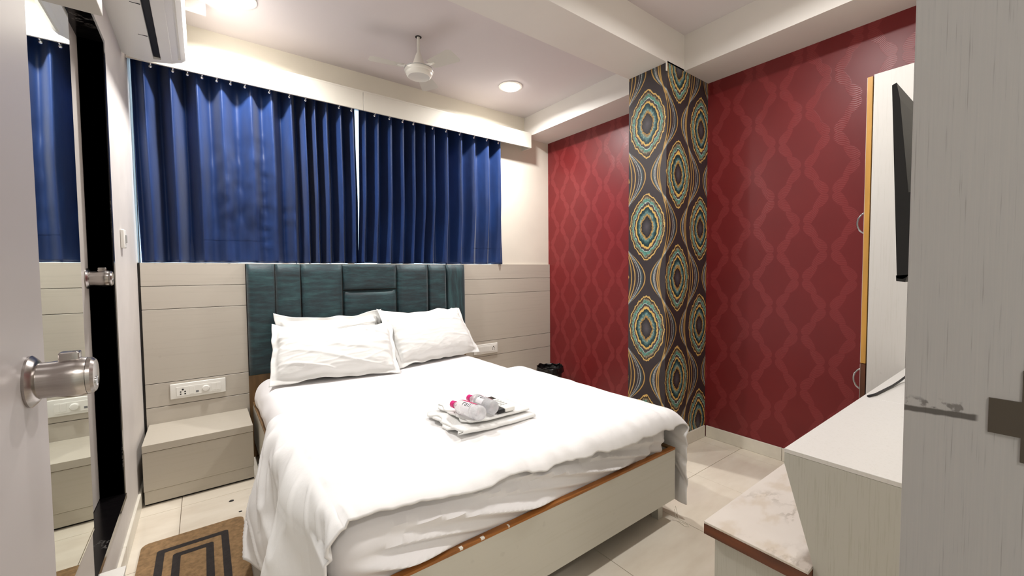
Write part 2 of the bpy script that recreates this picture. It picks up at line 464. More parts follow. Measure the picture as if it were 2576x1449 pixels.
# ------------------------------------------------------------------ downlights
def downlight(x, y, z, label, power=1.0):
    t = thing('ceiling_downlight', (x, y, z), label, 'lamp', 'round ceiling downlights')
    put(lathe(NB(), [(.078, 0), (.100, 0), (.100, -.004), (.082, -.008), (.078, -.008)], (x, y, z), seg=40), 'bezel', 'lamp_rim', parent=t, smooth=True, auto=40)
    put(lathe(NB(), [(.080, -.003), (.080, -.009), (.070, -.016), (.045, -.022), (.01, -.025)], (x, y, z), seg=40), 'lens', 'lamp_lens', parent=t, smooth=True)
    L = bpy.data.lights.new('downlight_beam', 'AREA'); L.shape = 'DISK'; L.size = .12; L.energy = LAMP_W*power; L.color = LAMP_COL; L.spread = R(165)
    o = bpy.data.objects.new('downlight_beam', L); C.objects.link(o); o.parent = t; o.location = (0, 0, -.028)
downlight(2.12, 2.815, ZC, 'glowing round downlight above the right-hand curtain', 1.0)
downlight(.200, 2.830, ZC, 'glowing round downlight next to the air conditioner', 1.0)
downlight(1.93, .75, ZN, 'round downlight over the television console', .62)
downlight(.38, .80, ZN, 'round downlight inside the entrance door', .14)
Lc = bpy.data.lights.new('corridor_fill_light', 'AREA'); Lc.shape = 'DISK'; Lc.size = .2; Lc.energy = 11; Lc.color = (1, .95, .92)  # added lamp, never in view, put in to brighten the entry jamb
lo = thing('added_corridor_lamp', (.1, -.85, 2.5), 'added unseen round lamp in the corridor, brightening the door frame', 'lamp')
put(lathe(NB(), [(.12, 0), (.12, -.012), (.10, -.02)], (.1, -.85, 2.5)), 'lens', 'lamp_lens', parent=lo)
lco = bpy.data.objects.new('corridor_fill_light', Lc); C.objects.link(lco); lco.parent = lo; lco.location = (0, 0, -.03)

# =================================================================== DOORS
def make_knob(parent, y, z, x0, s=1.0):
    """cylindrical lockset knob standing out of a door face along +x"""
    k = put(lathe(NB(), [(.036*s, 0), (.0365*s, .003*s), (.031*s, .008*s), (.0275*s, .010*s)], (x0, y, z), (1, 0, 0), 40), 'knob', 'steel', parent=parent, smooth=True, auto=35)
    put(lathe(NB(), [(.0255*s, .008*s), (.0255*s, .020*s), (.0262*s, .028*s), (.0285*s, .036*s), (.0292*s, .044*s), (.0288*s, .052*s), (.0272*s, .0585*s)], (x0, y, z), (1, 0, 0), 40), 'knob_barrel', 'steel', parent=k, smooth=True, auto=35)
    put(lathe(NB(), [(.0272*s, .0590*s), (.0268*s, .0635*s), (.0235*s, .067*s), (.010*s, .068*s)], (x0, y, z), (1, 0, 0), 40), 'knob_cap', 'steel', parent=k, smooth=True, auto=35)
    put(B(x0+.030*s, x0+.052*s, y-.010*s, y+.010*s, z+.022*s, z+.0385*s, bev=.0035*s, seg=3), 'thumb_catch', 'steel', parent=k, smooth=True, auto=35)
    put(lathe(NB(), [(.0075*s, .0670*s), (.0075*s, .0690*s), (.006*s, .0695*s)], (x0, y-.006*s, z-.008*s), (1, 0, 0), 20), 'key_cylinder', 'chrome', parent=k, smooth=True, auto=35)
    put(B(x0+.0693*s, x0+.0699*s, y-.007*s, y-.005*s, z-.0125*s, z-.0035*s), 'keyhole', 'black_plastic', parent=k)
    return k
d1 = thing('door_1', (-.2, .13, 0), 'pale grey entrance door standing open with a steel knob', **ST)
put(B(-.236, -.2, .125, .943, .012, 2.08, bev=.002), 'door_leaf', 'door_paint', parent=d1)
make_knob(d1, .868, 1.10, -.2)
d2 = thing('door_2', (-.40, 2.13, DZ0), 'closed grey bathroom door set deep in a black granite frame', **ST)
put(B(-.425, -.386, DY0-.02, DY1+.02, DZ0+.004, DZ1+.01), 'door_leaf', 'bath_door', parent=d2)
make_knob(d2, 2.425, 1.235, -.386, 1.18)
fr = thing('trim_5', (XL, 2.13, DZ0), 'polished black granite lining of the bathroom doorway', **ST)
put(B(-.39, XL+.004, DY1, DY1+.03, DZ0-.02, DZ1+.02), 'jamb', 'black_granite', parent=fr)
put(B(-.39, XL+.004, DY0-.03, DY0, DZ0-.02, DZ1+.02), 'jamb', 'black_granite', parent=fr)
put(B(-.39, XL+.004, DY0, DY1, DZ1, DZ1+.02), 'lintel', 'black_granite', parent=fr)
put(B(-.39, XL+.010, DY0, DY1, DZ0-.02, DZ0), 'sill', 'black_granite', parent=fr)
# entry frame with strike plate
ef = thing('trim_6', (.63, 0, 0), 'worn grey laminate door frame beside the camera', **ST)
put(B(JX1, JX1+.05, -.13, YF+.001, 0, JZ, bev=.0015), 'jamb', 'jamb_laminate', parent=ef)
put(B(JX0-.05, JX0, -.13, YF+.001, 0, JZ), 'jamb', 'jamb_laminate', parent=ef)
put(B(JX0-.05, JX1+.05, -.13, YF+.001, JZ, JZ+.05), 'head', 'jamb_laminate', parent=ef)
bm = NB(); box(bm, JX1-.0012, JX1+.004, -.03, .0175, 1.060, 1.150); box(bm, JX1-.0012, JX1+.004, .0175, .0385, 1.084, 1.119)
put(bm, 'strike_plate', 'rail_metal', parent=ef, label='tarnished steel strike plate')

# full-length mirror on the near left wall, with the boxed hood above it
mi = thing('wall_mirror', (XL, 1.35, .44), 'tall frameless mirror on the left wall beside the bathroom door', 'mirror')
put(B(XL+.001, XL+.0105, 1.0, DY0-.006, .442, 2.3, bev=.001, seg=1), 'mirror_glass', 'mirror_silver', parent=mi)
put(B(XL+.0002, XL+.006, 1.0, DY0-.004, .09, .436), 'lower_panel', 'bath_door', parent=mi)
hood = thing('wall_box', (-.25, 1.30, 1.915), 'grey boxed hood fixed to the left wall above the mirror', 'box')
put(B(XL+.011, -.185, 1.08, 1.5, 1.915, 2.26, bev=.002), 'casing', 'bath_door', parent=hood)
stp = thing('step_block', (-.275, 1.6, 0), 'low white marble block at the foot of the left wall', 'step')
put(B(XL+.007, -.24, 1.25, 1.86, 0, .255), 'riser', 'plaster_white', parent=stp)
put(B(XL+.007, -.237, 1.25, 1.865, .255, .27, bev=.002), 'tread', 'plaster_white', parent=stp)
# bell switch on the far left wall
sw = thing('light_switch', (XL, 2.74, 1.41), 'small white switch on the left wall near the curtain', 'switch')
put(B(XL, XL+.016, 2.70, 2.765, 1.378, 1.468, bev=.006, seg=3), 'switch_plate', 'white_plastic', parent=sw, smooth=True, auto=40)
put(B(XL+.015, XL+.021, 2.722, 2.745, 1.405, 1.442, bev=.002), 'rocker', 'grey_plastic', parent=sw)

# =================================================================== PELMET, RAIL, CURTAINS
pel = thing('pelmet', (1.2, 3.18, 2.468), 'long pale laminate pelmet hiding the curtain rail', 'pelmet')
for x0, x1 in ((XL+.002, 1.003), (1.0055, 2.42), (2.4225, 2.642)):
    put(B(x0, x1, 3.172, 3.184, 2.468, 2.602, bev=.0008, seg=1), 'pelmet_board', 'pelmet_laminate', parent=pel)
put(B(2.628, 2.642, 3.184, YB, 2.468, 2.602), 'end_board', 'pelmet_laminate', parent=pel)
put(B(XL+.002, 2.642, 3.172, YB, 2.602, 2.614), 'top_board', 'pelmet_laminate', parent=pel)
rail = put(tube(NB(), [(-.305, 3.198, 2.4865), (2.40, 3.198, 2.4865)], .0065, 12), 'curtain_rail', 'rail_metal', origin=(1.05, 3.198, 2.4865), label='thin dark metal curtain rail under the pelmet', cat='rail')
def curtain(label, folds, rings, x0e, x1e, seed, crumple):
    """folds: (x of a front ridge, depth of the valley that follows it); x0e / x1e: (hem, top) end positions"""
    t = thing('curtain', ((x0e[0]+x1e[0])/2, 3.23, 1.33), label, 'curtain')
    xa, xb = x0e[1], x1e[1]
    ks = [(xa-.03, .05)]+folds+[(xb+.03, .05)]
    def yprof(x, h):
        i = 0
        while i < len(ks)-2 and x > ks[i+1][0]: i += 1
        a, dep = ks[i]; b2 = ks[i+1][0]
        t_ = max(0, min(1, (x-a)/(b2-a)))
        c = .5-.5*math.cos(2*math.pi*t_)           # 0 on the ridges, 1 in the valley
        c = c**.8
        return 3.226+dep*1.65*c
    n = 520; mvs = 64
    def fn(u, v):
        h = v
        xt = xa+(xb-xa)*u                          # parameter across, fixed at the rail
        x = (x0e[0]+(x0e[1]-x0e[0])*h)*(1-u)+(x1e[0]+(x1e[1]-x1e[0])*h)*u
        xx = xt+.008*nz(xt*4, h*1.6, seed)*(1-h)
        y = yprof(xx, h)
        y = 3.226+.056*(1-ss(0, .5, h))*(1-ss(2.30, 2.34, x))+(y-3.226)*(.70+.30*ss(0, .6, h)+.25*nz(xt*5, h*1.3, seed+7)*(1-h))
        y += .006*nz(xt*3.1, h*2.3, seed)*(1-h*.6)+.004
        if crumple:
            w = math.exp(-((x-.22)/.16)**2)*ss(.02, .25, h)*(1-ss(.45, .8, h))
            y += w*(.022*nz(x*9+h*6, h*7-x*8, 3.)+.006*nz(x*20, h*20, 1.))
            w = math.exp(-((x-.50)/.05)**2)*ss(.0, .1, h)*(1-ss(.25, .5, h))
            y += w*.016*nz(x*6, h*22, 5.)
            w = math.exp(-((x-.37)/.035)**2)*ss(.0, .1, h)*(1-ss(.55, .8, h))
            y += w*.014*nz(x*9, h*24, 8.)
        y = max(3.212, min(3.398 if x < 2.33 else 3.30, y))
        z0 = 1.25+.07*y/3.288+.0008+.0055*nz(x*4.2, 0, seed)+.0015*math.sin(x*31)
        if y > 3.285: z0 = max(z0, 1.3215)
        return Vector((x, y, z0+(2.56-z0)*h))
    bm = NB(); grid(bm, fn, n, mvs)
    o = put(bm, 'curtain_cloth', 'blue_satin', parent=t, smooth=True)
    so = o.modifiers.new('thickness', 'SOLIDIFY'); so.thickness = .0020; so.offset = 0
    def hem(u, v):
        p = fn(u, .120+.0035*v); return Vector((p.x, p.y-.0022, p.z))
    bm = NB(); grid(bm, hem, 300, 1)
    put(bm, 'hem_seam', 'blue_satin', parent=t, smooth=True)
    for xr in rings:
        bm = NB()
        lathe(bm, [(.0095, -.004), (.0125, -.004), (.0125, .004), (.0095, .004), (.0095, -.004)], (xr, 3.198, 2.4735), (1, .3, 0), 16, cap=False)
        bmesh.ops.create_uvsphere(bm, u_segments=12, v_segments=8, radius=.010, matrix=Matrix.Translation((xr, 3.203, 2.4565)))
        put(bm, 'curtain_hook', 'chrome', parent=t, smooth=True)
    return t
curtain('blue satin curtain with wide crumpled folds on the left',
        [(-.240, .092), (-.120, .090), (.006, .048), (.130, .044), (.290, .040), (.409, .062), (.525, .075), (.611, .085), (.676, .085), (.753, .085), (.853, .085), (.942, .085)],
        [-.205, -.105, -.036, .034, .108, .179, .256, .393, .512, .612, .835, .923], (-.290, -.300), (1.004, .990), 1.3, True)
curtain('blue satin curtain in narrow regular folds on the right',
        [(1.037, .08), (1.136, .085), (1.242, .085), (1.342, .085), (1.439, .085), (1.531, .085), (1.616, .085), (1.742, .085), (1.881, .07), (2.018, .062), (2.167, .062), (2.303, .06)],
        [1.096, 1.213, 1.321, 1.413, 1.584, 1.711, 1.845, 1.993, 2.13, 2.26], (.992, 1.011), (2.358, 2.346), 4.1, False)

# =================================================================== AIR CONDITIONER
ac = thing('air_conditioner', (XL, 2.6, 2.42), 'white split air conditioner high on the left wall by the curtain', 'air conditioner')
P = [(XL, 2.73), (XL, 2.44), (-.285, 2.425), (-.21, 2.418), (-.178, 2.420), (-.178, 2.450), (-.146, 2.452), (-.146, 2.424), (-.10, 2.436), (-.072, 2.449), (-.072, 2.457), (-.066, 2.458), (-.060, 2.452), (-.040, 2.470), (-.034, 2.50), (-.030, 2.60), (-.034, 2.70), (-.06, 2.735)]
put(prism(NB(), P, 1, 2.22, 3.0), 'body', 'white_plastic', parent=ac, smooth=True, auto=30)
P2 = [(XL, 2.73), (XL, 2.44), (-.285, 2.425), (-.21, 2.418), (-.10, 2.436), (-.072, 2.449), (-.060, 2.452), (-.040, 2.470), (-.034, 2.50), (-.030, 2.60), (-.034, 2.70), (-.06, 2.735)]
put(prism(NB(), P2, 1, 3.0, 3.04), 'end_cap', 'white_plastic', parent=ac, smooth=True, auto=30)
put(prism(NB(), P2, 1, 2.18, 2.22), 'end_cap', 'white_plastic', parent=ac, smooth=True, auto=30)
put(B(-.177, -.147, 2.225, 2.995, 2.436, 2.448), 'air_outlet', 'black_plastic', parent=ac)
put(prism(NB(), [(-.1445, 2.4235), (-.098, 2.4355), (-.099, 2.4325), (-.1445, 2.4205)], 1, 2.24, 2.985), 'louvre', 'white_plastic', parent=ac)
for y in (2.42, 2.72): put(B(-.215, -.18, y, y+.004, 2.4175, 2.4205), 'panel_notch', 'black_plastic', parent=ac)

# =================================================================== FAN
FX, FY = 1.19, 2.59
fan = thing('ceiling_fan', (FX, FY, ZC), 'small white three-blade ceiling fan above the bed', 'fan')
put(lathe(NB(), [(.010, 0), (.010, -.10), (.014, -.105), (.022, -.125), (.036, -.165), (.043, -.185), (.041, -.190)], (FX, FY, ZC), seg=28), 'down_rod', 'white_enamel', parent=fan, smooth=True, auto=50)
put(lathe(NB(), [(.016, .0), (.021, -.001), (.021, -.0015), (.016, -.0015)], (FX, FY, ZC), seg=24), 'ceiling_hole', 'dark_gap', parent=fan)
mt = put(lathe(NB(), [(.030, -.186), (.034, -.195), (.056, -.198), (.082, -.206), (.092, -.214), (.094, -.224), (.091, -.232), (.086, -.236), (.084, -.246), (.078, -.256), (.070, -.262), (.066, -.260), (.02, -.258)], (FX, FY, ZC), seg=40), 'motor', 'white_enamel', parent=fan, smooth=True, auto=32)
put(lathe(NB(), [(.0925, -.2105), (.0950, -.2125), (.0950, -.2145), (.0925, -.2165)], (FX, FY, ZC), seg=40), 'trim_ring', 'grey_plastic', parent=mt, smooth=True)
for k in range(3):
    a = R(50+120*k); rot = Matrix.Rotation(a, 3, 'Z')
    bm = NB()
    def bl(u, v):
        r = .105+(.318-.105)*u; w = (.040+.022*u)*(1-.35*ss(.9, 1, u))
        s = (v-.5)*2
        p = rot @ Vector((r, s*w, -s*w*.20))
        return Vector((FX, FY, ZC-.206))+p
    g = grid(bm, bl, 12, 6)
    ex = bmesh.ops.solidify(bm, geom=bm.faces[:], thickness=.003)
    b_ = put(bm, 'blade', 'white_enamel', parent=fan, smooth=True, auto=40)
    bm = NB(); pts = [Vector((FX, FY, ZC-.203))+rot@Vector((r, 0, 0)) for r in (.06, .09, .14)]
    tube(bm, pts, [.012, .010, .009], 8); put(bm, 'blade_bracket', 'white_enamel', parent=b_, smooth=True)

# =================================================================== BED
bed = thing('double_bed', (1.05, 2.2, 0), 'low double bed with greige laminate frame and teal headboard', 'bed')
BX0, BX1, BY0 = .245, 1.832, 1.11
put(B(BX0, BX1, BY0, BY0+.022, .118, .368, bev=.001, seg=1), 'foot_board', 'bed_laminate', parent=bed)
put(B(BX0, BX1, BY0-.0006, BY0+.0225, .368, .377), 'foot_edge', 'wood_edge', parent=bed, label='bare brown wood edge along the foot board')
for x in (BX0, BX1-.022):
    put(B(x, x+.022, BY0+.0225, 3.27, .118, .368), 'side_rail', 'bed_laminate', parent=bed)
    put(B(x-.0004, x+.0224, BY0+.0225, 3.27, .368, .377), 'rail_edge', 'brown_wood', parent=bed)
for x, w in ((.62, .012), (.70, .014), (.81, .006)): put(B(x, x+w, BY0-.0012, BY0+.010, .3715, .3782, bev=.001), 'paint_drip', 'plaster_white', parent=bed)
put(B(BX0+.023, BX1-.023, BY0+.0235, 3.265, .318, .336), 'bed_deck', 'brown_wood', parent=bed)
put(B(BX0+.09, BX1-.09, BY0+.16, 3.2, 0, .318), 'plinth', 'dark_gap', parent=bed)
put(B(BX1-.05, BX1-.012, BY0+.06, BY0+.098, 0, .118), 'leg', 'bed_laminate', parent=bed)
put(B(BX0+.012, BX0+.05, BY0+.06, BY0+.098, 0, .118), 'leg', 'bed_laminate', parent=bed)
put(B(.228, 1.915, 3.262, 3.286, .0, .56), 'head_board_base', 'brown_wood', parent=bed)
hb = put(B(.228, 1.912, 3.268, 3.286, .56, 1.3135), 'headboard', 'dark_gap', parent=bed)
def cushion(x0, x1, z0, z1, mat, dep=.042):
    bm = NB(); n = 16; mm = 24
    def fn(u, v):
        a = 1-abs(2*u-1)**5; c = 1-abs(2*v-1)**9
        d = dep*(.35+.65*(a**.5)*(c**.5)) if 0 < u < 1 and 0 < v < 1 else .003
        return Vector((x0+(x1-x0)*u, 3.268-d-.0015*nz(u*5+x0*9, v*9), z0+(z1-z0)*v))
    grid(bm, fn, n, mm)
    put(bm, 'headboard_cushion', mat, parent=hb, smooth=True)
sx = [.230, .400, .560, .846, 1.268, 1.548, 1.718, 1.910]
for i, (a, b2) in enumerate(zip(sx, sx[1:])):
    if i == 3:
        cushion(a+.002, b2-.002, 1.120, 1.3135, 'teal_velvet'); cushion(a+.002, b2-.002, .56, 1.114, 'teal_velvet')
    else:
        cushion(a+.002, b2-.002, .56, 1.3135, 'teal_velvet_vertical' if i == 6 else 'teal_velvet')

# mattress in its fitted sheet
MX0, MX1, MY0, MY1, MZ0, MZ1 = .262, 1.818, 1.142, 3.225, .338, .548
def mattress_mesh():
    bm = NB(); rr = .085
    # outline as a rounded rectangle, profile up the side with a rolled edge, then a lid
    def outline(s):
        w, h = MX1-MX0, MY1-MY0
        segs = [('l', w-2*rr), ('a', rr*math.pi/2), ('l', h-2*rr), ('a', rr*math.pi/2)]*2
        segs = segs[:8]
        per = 2*(w+h-4*rr)+2*math.pi*rr
        d = s*per
        x, y, ang = MX0+rr, MY0, 0.
        for kind, L in segs:
            if d <= L or kind == 'end':
                if kind == 'l': return Vector((x+math.cos(ang)*d, y+math.sin(ang)*d)), Vector((math.sin(ang), -math.cos(ang)))
                cx, cy = x-math.sin(ang)*rr, y+math.cos(ang)*rr; a2 = ang+d/rr
                return Vector((cx+math.sin(a2)*rr, cy-math.cos(a2)*rr)), Vector((math.sin(a2), -math.cos(a2)))
            d -= L
            if kind == 'l': x += math.cos(ang)*L; y += math.sin(ang)*L
            else:
                cx, cy = x-math.sin(ang)*rr, y+math.cos(ang)*rr; ang += math.pi/2
                x, y = cx+math.sin(ang)*rr, cy-math.cos(ang)*rr
        return Vector((MX0+rr, MY0)), Vector((0, -1))
    n = 720; prof = []
    for j in range(26): prof.append((0, j/25*(MZ1-MZ0-.085)))
    for j in range(1, 9):
        a = j/8*math.pi/2; prof.append((-.085*(1-math.cos(a)), MZ1-MZ0-.085+.085*math.sin(a)))
    rings = []
    for i in range(n):
        p, nn = outline(i/n); ring = []
        for off, dz in prof:
            h = dz/(MZ1-MZ0)
            f = 0.
            # stretched drag folds on the foot face, running down to the right
            if nn.y < -.3 and p.y < MY0+.10:
                k = -nn.y
                t = (p.x-MX0); q = dz*1.0+t*.20
                ph = q*math.pi/.052+2.2*nz(t*1.6, dz*4, 1.)+t*1.5
                rg = (.5+.5*math.cos(2*ph))**1.6
                rg2 = (.5+.5*math.cos(ph*.92+1.1+nz(t*2.5, q*5, 6.)))**1.8
                win_ = ss(.14, .34, h)*(1-ss(.72, 1, h))*ss(.0, .2, t)*(.45+.55*ss(-.3, .4, nz(t*2.1, q*9, 4.)))
                f = k*win_*(.026*rg+.030*rg2-.012)
                f += k*(-.012*(1-ss(0, .16, h)))
                s_ = math.exp(-((t-1.46)/.14)**2)*(1-ss(.5, .9, h))
                f += k*s_*.010*math.sin((t-1.46)*90*(.35+h)+1)
            else:
                f = .008*nz(p.x*6+p.y*6, dz*16, 2.)-.010*(1-ss(0, .2, h))
            f += .010*math.sin(math.pi*min(1, h*1.1))
            ring.append(bm.verts.new((p.x+nn.x*(off+f), p.y+nn.y*(off+f), MZ0+dz)))
        rings.append(ring)
    for i in range(n):
        a, b2 = rings[i], rings[(i+1) % n]
        for j in range(len(prof)-1): bm.faces.new((a[j], b2[j], b2[j+1], a[j+1]))
    bm.faces.new([r[-1] for r in rings]); bm.faces.new([r[0] for r in reversed(rings)])
    return bm
mat_o = put(mattress_mesh(), 'mattress', 'sheet_cotton', origin=(1.04, 2.2, MZ0), smooth=True, auto=50, label='white mattress in a wrinkled fitted sheet on the bed', cat='mattress')

# duvet draped over the bed: a cloth with left and right drops and a skewed foot hem
def blanket_mesh():
    bm = NB(); TOP = .560
    XA, XB = .290, 1.790                           # where the cloth turns down
    LD, RD = .50, .54                              # drop lengths
    L = LD+(XB-XA)+RD; nu, nv = 300, 200
    rad = .105
    YS = 1.170
    def cross(s):
        """arc-length across -> (x, z, outward nx, nz, drop fraction, side)"""
        if s < LD:
            d = LD-s
            if d < rad*1.57: a = d/rad; return XA-math.sin(a)*rad*.75, TOP-(1-math.cos(a))*rad, d, -1
            return XA-rad*.75-.045*ss(.12, .5, d), TOP-rad-(d-rad*1.57), d, -1
        if s > LD+XB-XA:
            d = s-LD-(XB-XA)
            if d < rad*1.57: a = d/rad; return XB+math.sin(a)*rad*.95, TOP-(1-math.cos(a))*rad, d, 1
            return XB+rad*.95+.005*ss(.05, .45, d), TOP-rad-(d-rad*1.57), d, 1
        return XA+s-LD, TOP, 0., 0
    def fn(u, v):
        s = u*L; x, z, d, side = cross(s)
        over = lerp_tab([(XA, .030), (.40, .034), (.6, .055), (.85, .068), (1.15, .088), (1.5, .110), (1.8, .118)], x) if side == 0 else (.030 if side < 0 else .118)
        yend = 2.24+.10*math.sin((x-.2)*1.4)+(.0 if side == 0 else -.12*ss(0, .4, d))
        tot = over+(yend-YS)
        t = v*tot                                   # length from the foot hem
        e = over-t
        rf = .075
        if e > 0:                                   # hanging over the foot
            if e < rf*1.57: a = e/rf; y = YS-math.sin(a)*rf*.92; zz = (1-math.cos(a))*rf
            else: y = YS-rf*.92-.012*ss(0, .06, e-rf*1.57); zz = rf+(e-rf*1.57)
            wc = 1. if side == 0 else max(0., 1-d/(rad*1.5))**.8
            z -= zz*wc; y = wc*y+(1-wc)*(YS-e*(.9 if side < 0 else .75))
        else: y = YS-e
        # folds
        n1 = nz(x*2.2+3, y*2.2, 1.); 
        if side == 0:
            f = .004*n1+.004*nz(x*7, y*5, 2.)
            edge = ss(.35, 0, 0) if False else (1-ss(0, .30, y-1.07))
            f += edge*(.010*nz(x*13, y*5, 6.)+.006*nz(x*30, y*10, 8.))
            le = 1-ss(0, .28, x-XA)
            f += le*.008*nz(x*4, y*9, 3.)
            q1 = nz(x*2.6+y*1.2, y*2.4-x*.8, 21.); f += .0035*max(0., 1-abs(q1)*7)
            q2 = nz(x*5+y*3, y*1.5, 23.); f += (edge*.012+le*.008)*max(0., 1-abs(q2)*4)**1.5
            z += f; 
            if e > 0: y += .010*nz(x*9, 1., 7.)-.006*abs(nz(x*22, 2., 9.))
        else:
            amp = ss(.02, .40, d)
            cr = 0.
            for sc_, am_ in ((1.0, .016), (2.1, .008)):
                q1 = nz((y*3.2+d*3.4)*sc_, (y*1.1-d*.9)*sc_, 11.+sc_)
                cr += am_*max(0., 1-abs(q1)*5)**1.5
            x += side*cr*ss(.0, .10, d)
            fold = math.sin(y*13+1.5*nz(y*1.7, d*1.2, 5.)+(2.2*d if side < 0 else 0))
            wr = nz(y*7+d*5, d*6-y*3, 4.)*.014*ss(0, .08, d)
            x += side*(amp*(.030*fold+.020)+wr) if side < 0 else side*(amp*(.018*fold+.012)+wr*1.6)
            if side < 0:
                y += -.05*amp*ss(1.5, 1.1, y) if False else 0
                flare = (1-ss(1.08, 1.55, y))
                x += flare*(amp*.075+.035*ss(0, .10, d))
            if side > 0: x -= .034*(1-ss(1.09, 1.25, y))*ss(.10, .2, d)
            if side < 0: x = min(x, .238 if d > rad*1.3 else 1.)
            z = max(z, .05)
        return Vector((x, y, z))
    grid(bm, fn, nu, nv)
    return bm
bl_o = put(blanket_mesh(), 'duvet', 'white_cotton', origin=(1.05, 1.7, .56), smooth=True, label='plain white duvet draped over the bed to the floor side', cat='duvet')
so = bl_o.modifiers.new('thickness', 'SOLIDIFY'); so.thickness = .008; so.offset = 1

# =================================================================== PILLOWS
def pillow(label, base, yaw, lean, w, h, t, seed, roll=0., crease=1.):
    """base = middle of the bottom edge; width along yaw, height leaning back by lean degrees from upright"""
    n = 110; mm = 80; fl = .034
    bm = NB()
    def ridge(a, b2, c): return max(0., 1-abs(nz(a, b2, c))*4.5)**1.4
    def side(sg):
        def fn(u, v):
            a, c = 2*u-1, 2*v-1
            X, Y = a*w/2, c*h/2
            ia, ic = min(1, abs(X)/(w/2-fl)), min(1, abs(Y)/(h/2-fl))
            X *= 1-.030*(1-abs(c)**2)*abs(a)**3; Y *= 1-.070*(1-abs(a)**2)*abs(c)**3
            th = t/2*((1-ia**3.6)**.5)*((1-ic**2.6)**.5)*(1.10-.20*v)
            k = ss(0, .022, th)
            wr = .007*nz(X*3+seed, Y*9, seed)
            wr += crease*(.0085*ridge(X*2.4+seed*2, Y*11+X*1.5, seed)+.004*ridge(X*6+Y*4, Y*20-X*5, seed+3))
            crn = (ia*ic)**3
            wr += crn*.016*nz(X*22, Y*22, seed+4)+.010*(ia**6)*nz(X*8, Y*34, seed+2)
            ear = max(ia, ic)**5
            Z = sg*(th+.0020)+wr*k*sg+ear*(.022*nz(X*5+seed*3, Y*5, 9.)+.010*nz(X*16, Y*16, seed))
            Y += ear*.014*nz(X*9+seed, Y*9, 5.); X += ear*.010*nz(X*9, Y*12+seed, 6.)
            Y += .03*abs(a)**4*(1 if c > 0 else -.2)*abs(c)**6*(1.2 if a < 0 else .7)
            return Vector((X, Y+h/2, Z))
        return fn
    ga = grid(bm, side(1), n, mm); gb = grid(bm, side(-1), n, mm)
    for i in range(n):
        for j in (0, mm): bm.faces.new((ga[i][j], ga[i+1][j], gb[i+1][j], gb[i][j]))
    for j in range(mm):
        for i in (0, n): bm.faces.new((ga[i][j], ga[i][j+1], gb[i][j+1], gb[i][j]))
    bmesh.ops.remove_doubles(bm, verts=bm.verts, dist=.0003)
    o = put(bm, 'pillow', 'pillow_cotton', smooth=True, label=label, cat='pillow', group='white bed pillows')
    X = Vector((math.cos(yaw), math.sin(yaw), 0)); F = Vector((math.sin(yaw), -math.cos(yaw), 0))
    Y = (Vector((0, 0, 1))*math.cos(lean)-F*math.sin(lean)); Z = X.cross(Y)
    if roll: X, Y = X*math.cos(roll)+Y*math.sin(roll), Y*math.cos(roll)-X*math.sin(roll)
    mw = Matrix((X, Y, Z)).transposed().to_4x4(); mw.translation = base
    o.matrix_world = mw
    return o
pillow('white pillow propped on its own at the right of the headboard', (1.490, 2.895, .562), R(9), R(37), .78, .47, .17, 1., crease=.5)
pillow('white pillow behind another at the left of the headboard', (.735, 3.075, .556), R(-1), R(13), .72, .40, .12, 2., crease=.6)
pillow('front white pillow with a deep crease at the left', (.690, 2.785, .564), R(-8), R(44), .79, .43, .17, 3., R(-1.5))

# =================================================================== TOWELS, BOTTLES, REMOTES
TZ = .572
def towel_mesh(x0, x1, y0, y1, z0, layers, thick, wave, seed):
    """a towel folded over and over: one continuous zig-zag strip, its open left edge wavy"""
    prof = []; z = z0+thick/2; step = thick*1.55
    for k in range(layers):
        ya, yb_ = (y1, y0) if k % 2 == 0 else (y0, y1)
        for j in range(15): prof.append((ya+(yb_-ya)*j/14, z))
        if k < layers-1:
            sgn = -1 if k % 2 == 0 else 1
            for j in range(1, 6):
                a = j/6*math.pi; prof.append((yb_+sgn*math.sin(a)*step*.55, z+step/2-math.cos(a)*step/2))
            z += step
    bm = NB(); n = 50
    def fn(u, v):
        k = v*(len(prof)-1); i = min(int(k), len(prof)-2); f = k-i
        y = prof[i][0]*(1-f)+prof[i+1][0]*f; zz = prof[i][1]*(1-f)+prof[i+1][1]*f
        x = x0+(x1-x0)*u
        lay = (zz-z0)/(step*layers)
        w = (1-ss(0, .42, u))*wave
        zz += w*(.5+.5*math.sin((y-y0)/(y1-y0)*11.5+seed))*1.0
        x += (1-ss(0, .3, u))*(.010*math.sin(zz*300+y*20+seed)+.012*lay)
        zz += .002*nz(x*20, y*20, seed)
        return Vector((x, y+.004*nz(x*9, zz*60, seed), zz))
    grid(bm, fn, n, len(prof)-1)
    return bm
tw = put(towel_mesh(.81, 1.208, 1.44, 1.76, TZ, 2, .0095, .018, 0.4), 'bath_towel', 'terry', origin=(1.0, 1.6, TZ), smooth=True, label='larger folded white towel lying on the duvet', cat='towel')
tw.modifiers.new('thickness', 'SOLIDIFY').thickness = .008
tw2 = put(towel_mesh(.875, 1.200, 1.475, 1.765, TZ+.0255, 2, .0065, .010, 2.0), 'hand_towel', 'terry', origin=(1.03, 1.62, TZ+.03), smooth=True, label='smaller folded white towel under the water bottles', cat='towel')
tw2.modifiers.new('thickness', 'SOLIDIFY').thickness = .005
ZT = TZ+.0255+.0185
